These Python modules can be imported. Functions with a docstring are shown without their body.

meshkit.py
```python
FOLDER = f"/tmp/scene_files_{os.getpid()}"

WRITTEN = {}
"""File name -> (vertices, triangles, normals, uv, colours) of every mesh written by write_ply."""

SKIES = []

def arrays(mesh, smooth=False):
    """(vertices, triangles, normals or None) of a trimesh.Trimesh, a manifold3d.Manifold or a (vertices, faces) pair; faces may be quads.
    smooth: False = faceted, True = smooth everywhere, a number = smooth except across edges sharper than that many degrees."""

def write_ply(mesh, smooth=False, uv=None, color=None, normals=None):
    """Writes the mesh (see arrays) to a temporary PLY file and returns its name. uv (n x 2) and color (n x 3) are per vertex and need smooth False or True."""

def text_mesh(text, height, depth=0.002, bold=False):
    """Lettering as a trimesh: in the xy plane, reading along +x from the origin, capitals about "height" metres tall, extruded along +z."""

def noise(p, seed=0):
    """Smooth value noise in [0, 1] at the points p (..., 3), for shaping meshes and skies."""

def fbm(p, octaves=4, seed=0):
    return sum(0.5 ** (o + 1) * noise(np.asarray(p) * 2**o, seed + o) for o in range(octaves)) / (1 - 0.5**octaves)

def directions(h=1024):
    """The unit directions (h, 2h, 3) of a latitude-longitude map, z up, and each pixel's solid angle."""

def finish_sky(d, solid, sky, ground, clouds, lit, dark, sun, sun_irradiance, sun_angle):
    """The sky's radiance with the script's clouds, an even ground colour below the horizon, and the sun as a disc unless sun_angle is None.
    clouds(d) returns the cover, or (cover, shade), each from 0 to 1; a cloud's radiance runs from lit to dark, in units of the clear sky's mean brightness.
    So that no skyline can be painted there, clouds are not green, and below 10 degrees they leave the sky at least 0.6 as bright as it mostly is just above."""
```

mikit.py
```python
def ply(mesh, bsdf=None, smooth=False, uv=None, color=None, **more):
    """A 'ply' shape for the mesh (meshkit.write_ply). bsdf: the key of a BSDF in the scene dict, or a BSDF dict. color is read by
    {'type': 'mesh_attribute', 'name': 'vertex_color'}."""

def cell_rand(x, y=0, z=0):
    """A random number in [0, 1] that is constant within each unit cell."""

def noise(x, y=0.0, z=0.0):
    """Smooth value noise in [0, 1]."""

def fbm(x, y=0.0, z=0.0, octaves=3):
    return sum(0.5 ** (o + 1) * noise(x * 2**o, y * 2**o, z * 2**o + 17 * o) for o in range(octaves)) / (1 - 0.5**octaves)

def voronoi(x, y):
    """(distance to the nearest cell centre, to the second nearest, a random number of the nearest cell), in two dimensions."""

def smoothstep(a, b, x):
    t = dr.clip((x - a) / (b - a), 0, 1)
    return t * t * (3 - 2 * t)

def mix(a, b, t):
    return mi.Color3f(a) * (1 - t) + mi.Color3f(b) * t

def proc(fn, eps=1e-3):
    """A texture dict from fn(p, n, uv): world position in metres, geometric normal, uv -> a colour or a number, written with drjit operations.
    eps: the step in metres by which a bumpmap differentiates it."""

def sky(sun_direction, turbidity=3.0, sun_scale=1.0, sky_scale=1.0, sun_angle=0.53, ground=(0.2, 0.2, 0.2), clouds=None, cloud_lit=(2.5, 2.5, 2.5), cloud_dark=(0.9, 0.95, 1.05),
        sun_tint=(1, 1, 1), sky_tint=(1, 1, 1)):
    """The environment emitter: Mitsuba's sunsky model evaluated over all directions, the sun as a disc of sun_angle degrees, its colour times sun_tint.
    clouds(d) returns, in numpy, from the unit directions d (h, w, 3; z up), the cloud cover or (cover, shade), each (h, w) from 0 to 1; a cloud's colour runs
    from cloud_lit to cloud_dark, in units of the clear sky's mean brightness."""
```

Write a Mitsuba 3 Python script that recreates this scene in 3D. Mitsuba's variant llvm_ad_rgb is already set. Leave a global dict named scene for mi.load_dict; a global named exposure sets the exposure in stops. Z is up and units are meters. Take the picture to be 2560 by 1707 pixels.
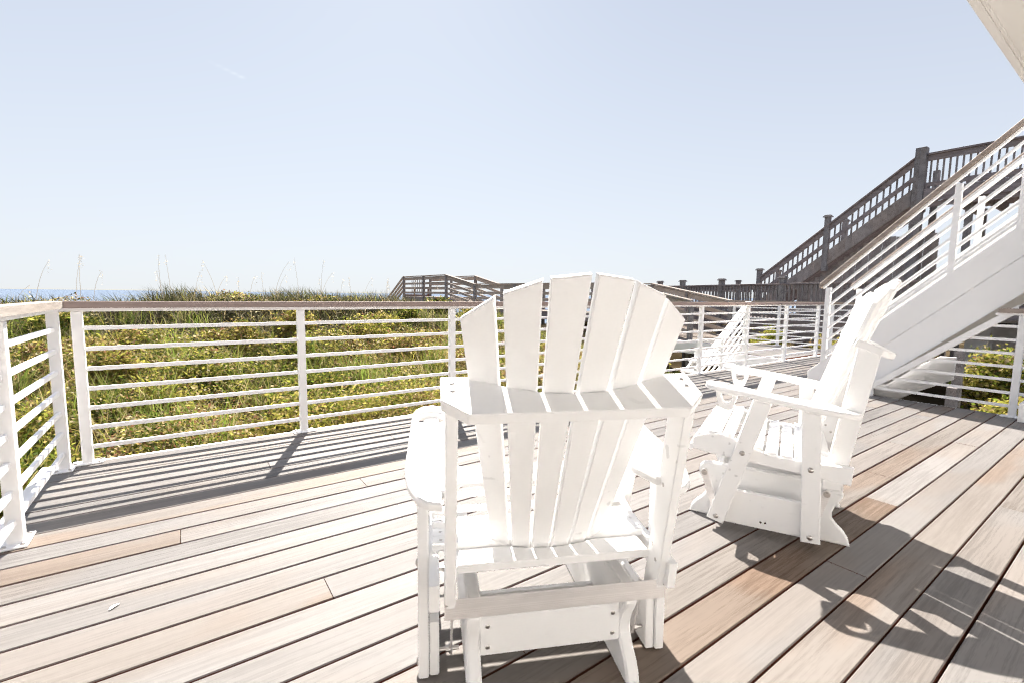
import math
import numpy as np, trimesh, mitsuba as mi, drjit as dr
import mikit, meshkit
from shapely.geometry import Polygon

scene = {'type': 'scene'}
labels = {}
T = mi.ScalarTransform4f

# ------------------------------------------------------------------ camera, sky, exposure
CH = 1.06                                     # eye height above the deck boards
F, PITCH, ROLL, YAW = 1162.27, 0.0995, 0.0123, 0.6146   # focal length in px of a 2560 px wide frame
def cam_axes():
    fw = np.array([math.sin(YAW) * math.cos(PITCH), math.cos(YAW) * math.cos(PITCH), -math.sin(PITCH)])
    rt = np.array([math.cos(YAW), -math.sin(YAW), 0.0])
    up = np.cross(rt, fw)
    return math.cos(ROLL) * rt + math.sin(ROLL) * up, -math.sin(ROLL) * rt + math.cos(ROLL) * up, fw
_r, _u, _f = cam_axes()
EYE = np.array([0, 0, CH])
scene['camera'] = {'type': 'perspective', 'fov': math.degrees(2 * math.atan(1280 / F)), 'fov_axis': 'x',
                   'near_clip': 0.05, 'far_clip': 20000.0,
                   'to_world': T().look_at(origin=EYE.tolist(), target=(EYE + _f).tolist(), up=_u.tolist())}
SUN = np.array([0.372, 0.915, 0.96])
exposure = 3.52

def veil(d):
    """a thin even high haze, a touch denser low down, and one short contrail"""
    el = np.arcsin(np.clip(d[..., 2], -1, 1))
    cover = 0.80 + 0.15 * np.exp(-el / 0.25)
    shade = np.clip(np.sin(el) * 1.5, 0, 1)
    a, b = np.array([0.0458, 0.9283, 0.3689]), np.array([0.1017, 0.9296, 0.3542])
    a, b = a / np.linalg.norm(a), b / np.linalg.norm(b)
    n = np.cross(a, b); n /= np.linalg.norm(n)
    t = d @ (b - a) - a @ (b - a); t = t / ((b - a) @ (b - a))
    line = np.exp(-((d @ n) / 0.0013) ** 2) * np.clip(t * 1.2, 0, 1) * (t < 1) * (t > 0) * (d @ a > 0.5)
    return cover, shade * (1 - 0.9 * line)
scene['sky'] = mikit.sky(SUN, turbidity=3, clouds=veil, cloud_lit=(1.25, 1.29, 1.33), cloud_dark=(0.86, 0.91, 1.07),
                         sun_scale=1.0, sun_tint=(0.875, 0.985, 1.21), sky_scale=0.63, ground=(0.25, 0.24, 0.2))

# ------------------------------------------------------------------ helpers
COUNT = {}
def number(name):
    k = COUNT.get(name, 0); COUNT[name] = k + 1
    return name if k == 0 else f'{name}_{k:03d}'
def put(key, mesh, mat, smooth=30, **more):
    scene[key] = mikit.ply(mesh, mat, smooth=smooth, **more)
    return key
def part(parent, name, mesh, mat, smooth=30, label=None, kind=None, **more):
    key = number(parent + '__' + name)
    put(key, mesh, mat, smooth, **more)
    if label or kind:
        labels[key] = {k: v for k, v in (('label', label), ('kind', kind)) if v}
    return key
def thing(name, label, category, group=None):
    key = number(name)
    labels[key] = {'label': label, 'category': category}
    if group: labels[key]['group'] = group
    return key
def structure(name):
    key = number(name); labels[key] = {'kind': 'structure'}
    return key
def cat(ms):
    return trimesh.util.concatenate(ms)
def xf(mesh, M):
    m = mesh.copy(); m.apply_transform(M); return m
def frame(o, ex, ey, ez):
    M = np.eye(4); M[:3, 0], M[:3, 1], M[:3, 2], M[:3, 3] = ex, ey, ez, o
    return M
def offset_ring(p, c):
    p = np.asarray(p, float); a, b = np.roll(p, 1, 0), np.roll(p, -1, 0)
    e1, e2 = p - a, b - p
    e1 /= np.linalg.norm(e1, axis=1)[:, None]; e2 /= np.linalg.norm(e2, axis=1)[:, None]
    n1, n2 = np.c_[-e1[:, 1], e1[:, 0]], np.c_[-e2[:, 1], e2[:, 0]]
    n = n1 + n2; n /= np.maximum((n * n1).sum(1) + 1e-9, 0.7)[:, None] * np.linalg.norm(n, axis=1)[:, None] ** 0
    k = 1.0 / np.maximum(1 + (n1 * n2).sum(1), 0.4)
    return p + (n1 + n2) * k[:, None] * c
def prism(pts, t, c=0.003, holes=()):
    """polygon pts (u, v) extruded to w in [0, t] with chamfered rims"""
    def ccw(q, pos):
        q = np.asarray(q, float); s = np.roll(q, -1, 0)
        return q if ((q[:, 0] * s[:, 1] - s[:, 0] * q[:, 1]).sum() > 0) == pos else q[::-1]
    rings = [ccw(pts, True)] + [ccw(h, False) for h in holes]
    V, Fc, n = [], [], 0
    for p in rings:
        q = offset_ring(p, c) if c else p
        k = len(p); lv = [(q, 0), (p, c), (p, t - c), (q, t)] if c else [(p, 0), (p, t)]
        for r, w in lv: V.append(np.c_[r, np.full(k, w)])
        i = np.arange(k); j = (i + 1) % k
        for l in range(len(lv) - 1):
            A = n + l * k
            Fc += [np.c_[A + i, A + j, A + k + j], np.c_[A + i, A + k + j, A + k + i]]
        n += k * len(lv)
    inner = [offset_ring(p, c) if c else p for p in rings]
    v2, f2 = trimesh.creation.triangulate_polygon(Polygon(inner[0], inner[1:]), engine='earcut')
    v2, f2 = np.asarray(v2)[:, :2], np.asarray(f2)
    a, b = v2[f2[:, 1]] - v2[f2[:, 0]], v2[f2[:, 2]] - v2[f2[:, 0]]
    neg = a[:, 0] * b[:, 1] - a[:, 1] * b[:, 0] < 0
    f2[neg] = f2[neg][:, ::-1]
    V += [np.c_[v2, np.zeros(len(v2))], np.c_[v2, np.full(len(v2), t)]]
    Fc += [f2[:, ::-1] + n, f2 + n + len(v2)]
    m = trimesh.Trimesh(np.vstack(V), np.vstack(Fc), process=False)
    m.merge_vertices()
    return m
def box(x0, x1, y0, y1, z0, z1, c=0.003):
    m = prism([(x0, y0), (x1, y0), (x1, y1), (x0, y1)], z1 - z0, min(c, 0.4 * (z1 - z0)))
    m.apply_translation([0, 0, z0]); return m
def beam(p, q, w, h, c=0.003, up=(0, 0, 1), off=(0, 0)):
    """bar from p to q; w across (horizontal), h along up; off shifts the section (across, up)"""
    p, q = np.asarray(p, float), np.asarray(q, float)
    d = q - p; L = np.linalg.norm(d); d /= L
    s = np.cross(d, up); s /= np.linalg.norm(s); n = np.cross(s, d)
    a, b = off
    m = prism([(b - h / 2, a - w / 2), (b + h / 2, a - w / 2), (b + h / 2, a + w / 2), (b - h / 2, a + w / 2)], L, c)
    return xf(m, frame(p, n, s, d))
def vbeam(p, q, w, h, c=0.003):
    """sloping bar whose ends are cut plumb and whose faces stand plumb; w across, h measured vertically"""
    p, q = np.asarray(p, float), np.asarray(q, float)
    d = (q - p)[:2]; L = np.linalg.norm(d); d /= L
    m = prism([(0, -h / 2), (L, q[2] - p[2] - h / 2), (L, q[2] - p[2] + h / 2), (0, h / 2)], w, c)
    m.apply_translation([0, 0, -w / 2])
    return xf(m, frame(p, [d[0], d[1], 0], [0, 0, 1], [d[1], -d[0], 0]))
def post(x, y, z0, z1, w=0.05, d=None, ang=0.0, c=0.003):
    d = d or w
    m = box(-w / 2, w / 2, -d / 2, d / 2, z0, z1, c)
    m.apply_transform(trimesh.transformations.rotation_matrix(ang, [0, 0, 1])); m.apply_translation([x, y, 0])
    return m
def dome(p, n, r, h=0.5, seg=10):
    n = np.asarray(n, float); n /= np.linalg.norm(n)
    prof = [(r, 0), (r * 0.95, r * h * 0.4), (r * 0.7, r * h * 0.8), (r * 0.3, r * h), (0.0001, r * h)]
    m = trimesh.creation.revolve(prof, sections=seg)
    a = np.cross(n, [0.3, 0.9, 0.1]); a /= np.linalg.norm(a)
    return xf(m, frame(p, a, np.cross(n, a), n))
def each(fn, ms, *a, **k):
    for m in ms: fn(m, *a, **k)
def arc(cx, cy, rx, ry, a0, a1, n):
    t = np.radians(np.linspace(a0, a1, n)); return [(cx + rx * math.cos(k), cy + ry * math.sin(k)) for k in t]

# ------------------------------------------------------------------ materials
P = mikit.proc
def rgb(*c): return {'type': 'rgb', 'value': list(c)}
def wood_fn(base, dark, side, axis=0, sc=1.0, seed=0.0, wear=0.5, key=''):
    def fn(p, n, uv):
        l, a = (p.x, p.y) if axis == 0 else (p.y, p.x)
        if axis == 2: l, a = p.z, p.x + p.y
        row = dr.floor((a - 1.893) / 0.1456) if axis == 0 else dr.floor(a / 0.14)
        r1 = mikit.cell_rand(row, 3, seed); 
        w = mikit.fbm(l * 1.3 * sc + 31 * r1, a * 9 * sc, p.z * 9 + seed, octaves=3)
        g = mikit.fbm(l * 5 * sc + 17 * r1, (a + 0.02 * w) * 150 * sc, p.z * 60 + seed, octaves=3)
        fine = mikit.noise(l * 40 * sc, a * 600 * sc, p.z * 300)
        blot = mikit.fbm(l * 0.9 + 7 * r1, a * 3, seed + 5, octaves=4)
        r2 = mikit.cell_rand(row, dr.floor(l * 0.41 + r1 * 9), seed + 3)
        t = dr.clip(0.5 + (0.5 + 0.9 * r2) * (0.55 * g + 0.45 * w + 0.18 * (fine - 0.5) - 0.5), 0, 1)
        c = mikit.mix(dark, base, mikit.smoothstep(0.22, 0.68, t))
        c = c * (0.82 + 0.2 * r1 + wear * 0.45 * (blot - 0.5))
        c = mikit.mix(c, c * (mi.Color3f(1.05, 0.93, 0.84) if 'brown' in key or 'tan' in key else mi.Color3f(1.02, 0.97, 0.925)), mikit.smoothstep(0.46, 0.72, mikit.fbm(l * 1.6 + 3 * r1, a * 5, seed + 11, octaves=3)))
        if side is not None:
            c = mikit.mix(side, c, mikit.smoothstep(0.35, 0.8, dr.abs(n.z)))
        return dr.clip(c, 0.005, 0.95)
    return fn
def wood(key, base, dark, side=None, axis=0, rough=0.6, **k):
    scene[key] = {'type': 'bumpmap', 'arbitrary': {'type': 'proc', **{kk: v for kk, v in P(lambda p, n, uv, ax=axis: mikit.fbm(
        (p.x if ax == 0 else p.y if ax == 1 else p.z) * 5, (p.y if ax == 0 else p.x if ax == 1 else p.x + p.y) * 170, p.z * (60 if ax != 2 else 3), octaves=2), eps=2e-3).items() if kk != 'type'}},
        'scale': 0.0006, 'bsdf': {'type': 'principled', 'base_color': P(wood_fn(base, dark, side, axis, key=key, **k)), 'roughness': rough, 'specular': 0.2}}
wood('deck_grey', (0.194, 0.187, 0.185), (0.136, 0.130, 0.128), (0.13, 0.055, 0.038), seed=1.0, rough=0.62)
wood('deck_pale', (0.218, 0.209, 0.205), (0.166, 0.158, 0.154), (0.13, 0.055, 0.038), seed=2.0, rough=0.62)
wood('deck_tan', (0.203, 0.186, 0.173), (0.144, 0.127, 0.115), (0.13, 0.055, 0.038), seed=3.0, rough=0.62)
wood('deck_brown', (0.198, 0.158, 0.13), (0.13, 0.098, 0.076), (0.13, 0.055, 0.038), seed=4.0, rough=0.62)
wood('cap_wood', (0.36, 0.285, 0.26), (0.265, 0.20, 0.178), None, seed=5.0)
wood('cap_wood_y', (0.3600, 0.3060, 0.2700), (0.2700, 0.2160, 0.1800), None, axis=1, seed=6.0)
wood('cap_wood_pale', (0.48, 0.44, 0.40), (0.36, 0.32, 0.285), None, axis=1, seed=16.0)
wood('old_wood', (0.27, 0.24, 0.245), (0.14, 0.12, 0.125), None, axis=1, seed=7.0, rough=0.75)
wood('old_wood_v', (0.28, 0.27, 0.28), (0.13, 0.12, 0.12), None, axis=2, seed=8.0, rough=0.75)
wood('walk_wood', (0.44, 0.39, 0.35), (0.28, 0.235, 0.20), None, axis=1, seed=9.0, rough=0.75)
wood('fence_wood', (0.33, 0.30, 0.29), (0.17, 0.15, 0.145), None, axis=2, seed=10.0, rough=0.8, wear=1.0)
def plastic_fn(p, n, uv):
    v = mikit.fbm(p.x * 3, p.y * 3, p.z * 3, octaves=3)
    s = mikit.noise(p.x * 260, p.y * 260, p.z * 260)
    return mi.Color3f(0.80, 0.802, 0.80) * (0.955 + 0.05 * v + 0.025 * (s - 0.5)) * (1 - 0.25 * mikit.smoothstep(0.80, 0.90, mikit.noise(p.x * 45, p.y * 45, p.z * 45)) * mikit.smoothstep(0.5, 0.75, v))
scene['white_plastic'] = {'type': 'bumpmap', 'arbitrary': P(lambda p, n, uv: mikit.noise(p.x * 300, p.y * 300, p.z * 300), eps=8e-4), 'scale': 0.00012,
    'bsdf': {'type': 'principled', 'base_color': P(plastic_fn), 'roughness': 0.5, 'specular': 0.45}}
def paint_fn(p, n, uv):
    v = mikit.fbm(p.x * 2, p.y * 2, p.z * 2, octaves=4)
    return mi.Color3f(0.87, 0.87, 0.87) * (0.93 + 0.1 * v)
scene['white_metal'] = {'type': 'principled', 'base_color': P(paint_fn), 'roughness': 0.35, 'specular': 0.5}
scene['white_paint'] = {'type': 'principled', 'base_color': P(paint_fn), 'roughness': 0.55, 'specular': 0.4}
def alu_fn(p, n, uv):
    v = mikit.noise(p.x * 2 + p.y * 4, p.z * 900, 3.0); b = mikit.fbm(p.x * 14, p.y * 14, p.z * 40, octaves=3)
    return mi.Color3f(0.86, 0.835, 0.82) * (0.86 + 0.12 * v + 0.22 * (b - 0.5))
scene['aluminium'] = {'type': 'principled', 'base_color': P(alu_fn), 'metallic': 0.6, 'roughness': 0.42}
scene['steel'] = {'type': 'principled', 'base_color': rgb(0.5, 0.48, 0.46), 'metallic': 1.0, 'roughness': 0.25}
scene['dark_hole'] = {'type': 'diffuse', 'reflectance': rgb(0.03, 0.025, 0.02)}
def soffit_fn(p, n, uv):
    return mi.Color3f(0.86, 0.84, 0.80) * (0.95 + 0.07 * mikit.fbm(p.x * 1.5, p.y * 1.5, p.z, octaves=2))
scene['soffit_paint'] = {'type': 'diffuse', 'reflectance': P(soffit_fn)}
def sand_fn(p, n, uv):
    a = mikit.fbm(p.x * 1.2, p.y * 1.2, p.z, octaves=4); b = mikit.noise(p.x * 40, p.y * 40, p.z * 40)
    c = mikit.mix((0.045, 0.035, 0.02), (0.13, 0.10, 0.065), mikit.smoothstep(0.35, 0.8, a))
    return c * (0.75 + 0.5 * b)
scene['sand'] = {'type': 'diffuse', 'reflectance': P(sand_fn)}
scene['sea_water'] = {'type': 'bumpmap', 'arbitrary': P(lambda p, n, uv: mikit.fbm(p.x * 0.12, p.y * 0.3, 1.0, octaves=4), eps=0.3), 'scale': 0.8,
    'bsdf': {'type': 'principled', 'base_color': rgb(0.165, 0.21, 0.275), 'roughness': 0.9, 'specular': 0.01}}
VC = {'type': 'mesh_attribute', 'name': 'vertex_color'}
scene['leaf'] = {'type': 'principledthin', 'base_color': VC, 'roughness': 0.55, 'diff_trans': 0.9, 'spec_trans': 0.0, 'eta': 1.4}
scene['stalk'] = {'type': 'principledthin', 'base_color': rgb(0.60, 0.53, 0.42), 'roughness': 0.7, 'diff_trans': 1.1, 'spec_trans': 0.0, 'eta': 1.3}

# ------------------------------------------------------------------ the deck
deck = structure('deck')
PITCHY, PHASE, GAP, XR, XL = 0.1456, 1.893, 0.0065, 6.255, -0.70
def plank(parent, x0, x1, y0, y1, top, mat, th=0.03, lift=0.0):
    c = 0.0035
    prof = [(y0, 0), (y1, 0), (y1, th - c), (y1 - c, th), (y0 + c, th), (y0, th - c)]
    part(parent, 'plank', xf(prism(prof, x1 - x0, 0), frame([x0, 0, top - th + lift], [0, 1, 0], [0, 0, 1], [1, 0, 0])), mat, smooth=False)
JOINTS = {2.617: .783, 2.482: -.058, 1.741: .381, .703: 2.094, 3.367: 1.225, 3.198: .386, .988: 3.422, .846: 2.967, 1.105: 4.284, .42: 3.42, 1.044: .784}
rng = np.random.default_rng(5)
rows = {}
for y, x in JOINTS.items():
    rows.setdefault(math.floor((y - 0.02 - PHASE) / PITCHY), []).append(x)
TAN = {math.floor((2.40 - PHASE) / PITCHY): 0, math.floor((1.66 - PHASE) / PITCHY): 0, math.floor((.92 - PHASE) / PITCHY): 2}
mats = ['deck_grey', 'deck_pale', 'deck_grey', 'deck_pale', 'deck_pale', 'deck_grey', 'deck_tan']
for r in range(-34, 13):
    y0, y1 = PHASE + r * PITCHY + GAP / 2, PHASE + (r + 1) * PITCHY - GAP / 2
    xr = XR if y1 < 2.2 else 11.2
    cuts = sorted(rows.get(r, []))
    if not cuts or cuts[-1] < 3.0: cuts.append(4.28 + 0.42 * rng.integers(0, 4))
    if xr > 8: cuts.append(8.48 + 0.42 * rng.integers(0, 4))
    cuts = [c for c in cuts if c < xr - 0.5]
    xs = [XL] + cuts + [xr]
    for i in range(len(xs) - 1):
        m = mats[int(rng.integers(0, len(mats)))]
        mid = 0.5 * (y0 + y1)
        if mid < 1.25 and i == len(xs) - 1 - (len(xs) > 2) and m != 'deck_pale': m = 'deck_tan'
        if -0.7 <= xs[i] < -0.06 and abs(mid - 2.40) < 0.08 and i == 0: m = 'deck_tan'
        if abs(mid - 1.68) < 0.08 and i == 0: m = 'deck_tan'
        if abs(mid - 0.79) < 0.09 and i == 0: m = 'deck_brown'
        if abs(mid - 0.93) < 0.07 and i == 0: m = 'deck_tan'
        if abs(mid - 0.79) < 0.09 and i > 0: m = 'deck_pale'
        plank(deck, xs[i] + (0.0015 if i else 0), xs[i + 1] - 0.0015, y0 + rng.uniform(-.0008, .0008), y1 + rng.uniform(-.0008, .0008), 0.0, m, lift=rng.uniform(-.0012, .0006))
YF = PHASE + 13 * PITCHY                              # front edge of the boards
for k in range(29):
    x = -0.66 + 0.42 * k
    part(deck, 'joist', box(x, x + 0.04, (-3.05 if x < 6.2 else 2.2), YF - 0.01, -0.27, -0.032, 0), 'old_wood', smooth=False)
part(deck, 'front_fascia', box(XL, 11.2, YF + 0.004, YF + 0.045, -0.30, -0.004), 'white_paint', smooth=False)
part(deck, 'side_fascia', box(XR + 0.003, XR + 0.04, -3.0, 2.2, -0.30, -0.006), 'white_paint', smooth=False)
part(deck, 'left_fascia', box(XL - 0.045, XL - 0.003, -3.0, YF + 0.045, -0.30, -0.004), 'white_paint', smooth=False)

# ------------------------------------------------------------------ white metal railings
BARZ = [.829, .706, .585, .463, .343, .222, .101]
def railing(label, posts, cap_from, cap_to, cap_mat, group=None, bars=True, z0=0.0, plates=True, capz=(0.95, 0.99), extra=()):
    t = thing('metal_railing', label, 'railing', group)
    posts = [np.array(p, float) for p in posts]
    d = (posts[-1] - posts[0]); d /= np.linalg.norm(d); ang = math.atan2(d[1], d[0])
    a, b = np.array(cap_from, float), np.array(cap_to, float)
    part(t, 'handrail', beam([*a, z0 + sum(capz) / 2], [*b, z0 + sum(capz) / 2], 0.09, capz[1] - capz[0], 0.005), cap_mat)
    part(t, 'top_channel', beam([*a, z0 + capz[0] - 0.011], [*b, z0 + capz[0] - 0.011], 0.045, 0.02, 0.002), 'white_metal')
    for p in posts:
        k = part(t, 'post', post(p[0], p[1], z0, z0 + capz[0] - 0.022, 0.05, 0.05, ang), 'white_metal')
        if plates:
            s = 0.075
            pl = post(p[0], p[1], z0 + 0.0005, z0 + 0.009, 0.15, 0.09, ang, 0.003)
            part(k, 'base_plate', pl, 'white_metal')
            nrm = np.array([-d[1], d[0]])
            each(lambda m_: part(k, 'plate_bolt', m_, 'steel'), [dome([*(p + d * 0.055 * sx + nrm * 0.028 * sy), z0 + 0.009], [0, 0, 1], 0.009, 0.9, 8) for sx in (-1, 1) for sy in (-1, 1)])
    pts = posts + [np.array(e, float) for e in extra]
    pts.sort(key=lambda q: q @ d)
    for i in range(len(pts) - 1):
        for z in BARZ:
            part(t, 'bar', beam([*(pts[i] + d * 0.0265), z0 + z], [*(pts[i + 1] - d * 0.0265), z0 + z], 0.019, 0.024, 0.003), 'white_metal')
    return t
YR = 3.765
railing('long white metal railing with brown wooden handrail along the seaward edge of the deck', [(x, YR) for x in (-.525, .712, 1.985, 3.26, 4.56, 5.87, 7.09, 8.34, 9.56)],
        (-0.62, YR), (9.75, YR), 'cap_wood')
railing('white metal railing with pale weathered handrail at the left edge of the deck', [(-.62, y) for y in (3.70, 2.715, 1.67, 0.6, -.45)], (-.62, 3.81), (-.62, -3.0), 'cap_wood_pale')
RX = 6.19
rr = railing('short white metal railing under the staircase on the right edge of the deck', [(RX, .765)], (RX, .95), (RX, .60), 'cap_wood_y') if False else None
t = thing('metal_railing', 'triangular white metal railing under the staircase at the right edge of the deck', 'railing')
part(t, 'handrail', beam([RX, 0.93, 0.97], [RX, -2.5, 0.97], 0.09, 0.04, 0.005), 'cap_wood_y')
part(t, 'top_channel', beam([RX, 0.95, 0.939], [RX, -2.5, 0.939], 0.045, 0.02, 0.002), 'white_metal')
k = part(t, 'post', post(RX, .772, 0, .928, 0.05, 0.05), 'white_metal')
part(k, 'base_plate', post(RX, .772, 0.0005, 0.009, 0.09, 0.15), 'white_metal')
SL = 0.845                                              # slope of the sloping member of the triangle
part(t, 'sloping_member', vbeam([RX, 1.86, 0.10], [RX, 0.81, 0.10 + SL * 1.05], 0.05, 0.075), 'white_metal')
part(t, 'foot_post', post(RX, 1.86, 0.0, 0.10, 0.05, 0.05), 'white_metal')
for z in BARZ:
    y = 1.86 - (z - 0.07) / SL
    part(t, 'bar', beam([RX, .772 + .026, z], [RX, y, z], 0.025, 0.025, 0.003), 'white_metal')
    part(t, 'bar', beam([RX, .772 - .026, z], [RX, -2.5, z], 0.025, 0.025, 0.003), 'white_metal')

# ------------------------------------------------------------------ white staircase on the right
st = thing('staircase', 'white painted staircase with brown handrail climbing up at the right edge of the deck', 'staircase')
SX0, SX1, SS = 6.245, 7.22, 0.943
ztop = lambda y: 0.18 + SS * (2.53 - y)
zbot = lambda y: 0.13 + SS * (1.86 - y)
YT = -0.35
for X, nm in ((SX0, 'stringer'), (SX1 - 0.045, 'stringer')):
    seam = lambda y: 0.5 * (ztop(y) + zbot(y)) + 0.02
    ya = 1.86 + 0.13 / SS
    lower = [(ya, 0.0), (2.36, 0.0), (YT, seam(YT) - 0.004), (YT, zbot(YT))]
    ys = [y for y in np.linspace(2.6, 0, 400) if seam(y) > 0][0]
    lower = [(ya, 0.001), (ys, 0.001), (YT, seam(YT) - 0.003), (YT, zbot(YT))]
    upper = [(ys + 0.006, 0.001), (2.53, 0.001), (2.53, 0.18), (YT, ztop(YT)), (YT, seam(YT) + 0.003)]
    for pl in (lower, upper):
        part(st, 'stringer', xf(prism(pl, 0.045, 0.003), frame([X, 0, 0], [0, 1, 0], [0, 0, 1], [1, 0, 0])), 'white_paint', smooth=False)
n = 0
for i in range(14):
    z = 0.19 * (i + 1); y1 = 2.36 - (z - 0.19) / SS
    part(st, 'tread', box(SX0 + 0.047, SX1 - 0.047, y1 - 0.26, y1 + 0.01, z - 0.04, z), 'soffit_paint', smooth=False)
    part(st, 'riser', box(SX0 + 0.05, SX1 - 0.05, y1 - 0.03, y1 - 0.01, z - 0.19 + 0.002, z - 0.042, 0), 'soffit_paint', smooth=False)
part(st, 'soffit_panel', xf(prism([(1.93, .075), (YT, zbot(YT) + .012), (YT, zbot(YT) + .03), (1.93, .093)], SX1 - SX0 - .1, 0), frame([SX0 + .05, 0, 0], [0, 1, 0], [0, 0, 1], [1, 0, 0])), 'soffit_paint', smooth=False)
def stair_rail(X, cap_mat='cap_wood_y'):
    ro = 0.965
    for y in (2.375, 1.312, .868) if X < 7 else (2.375, 1.312, .45):
        zb = ztop(y)
        part(st, 'post', post(X, y, zb - 0.12, zb + ro - 0.10, 0.05, 0.05), 'white_metal')
    y0, y1 = 2.46, -0.4
    part(st, 'handrail', vbeam([X, y0, ztop(y0) + ro], [X, y1, ztop(y1) + ro], 0.09, 0.06, 0.005), cap_mat)
    part(st, 'top_channel', vbeam([X, y0 - 0.03, ztop(y0 - 0.03) + ro - 0.048], [X, y1, ztop(y1) + ro - 0.048], 0.045, 0.03), 'white_metal')
    for k in range(6):
        dz = ro - 0.048 - 0.138 * (k + 1)
        part(st, 'bar', vbeam([X, 2.375 - .026, ztop(2.375 - .026) + dz], [X, y1, ztop(y1) + dz], 0.025, 0.034), 'white_metal')
    part(st, 'bottom_channel', vbeam([X, 2.375 - .026, ztop(2.375 - .026) + 0.045], [X, y1, ztop(y1) + 0.045], 0.04, 0.035), 'white_metal')
stair_rail(SX0 + 0.024); stair_rail(SX1 - 0.024)
part(st, 'apron_panel', xf(prism([(2.15, -.17), (1.90, -.183), (1.764, -.085), (1.407, .143), (1.402, .409), (1.547, .40), (1.91, .14), (2.15, -.05)], 0.03, 0.003), frame([7.30, 0, 0], [0, 1, 0], [0, 0, 1], [1, 0, 0])), 'white_paint', smooth=False)

# upper storey: soffit, fascia, column, house wall behind the camera
up = thing('upper_balcony', 'pale underside and edge board of the upper balcony in the top right corner', 'balcony')
ZS = 2.75; YE = 0.83
part(up, 'soffit', box(-5, 6.08, -3.0, YE - 0.05, ZS + 0.012, ZS + 0.05, 0), 'soffit_paint', smooth=False)
part(up, 'edge_board', box(-5, 6.10, YE - 0.043, YE, ZS, ZS + 0.30), 'soffit_paint', smooth=False)
part(up, 'edge_trim', box(-5, 6.10, YE - 0.062, YE - 0.044, ZS + 0.002, ZS + 0.03), 'soffit_paint', smooth=False)
co = thing('column', 'white square column on a box plinth at the right edge of the frame', 'column')
part(co, 'plinth', box(5.98, 6.17, 0.52, 0.71, 0.001, 0.17, 0.004), 'white_paint', smooth=False)
part(co, 'shaft', box(6.0, 6.15, 0.53, 0.68, 0.172, ZS - 0.002, 0.004), 'white_paint', smooth=False)
hw = thing('house_wall', 'white lap sided house wall behind the deck chairs', 'wall')
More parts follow.
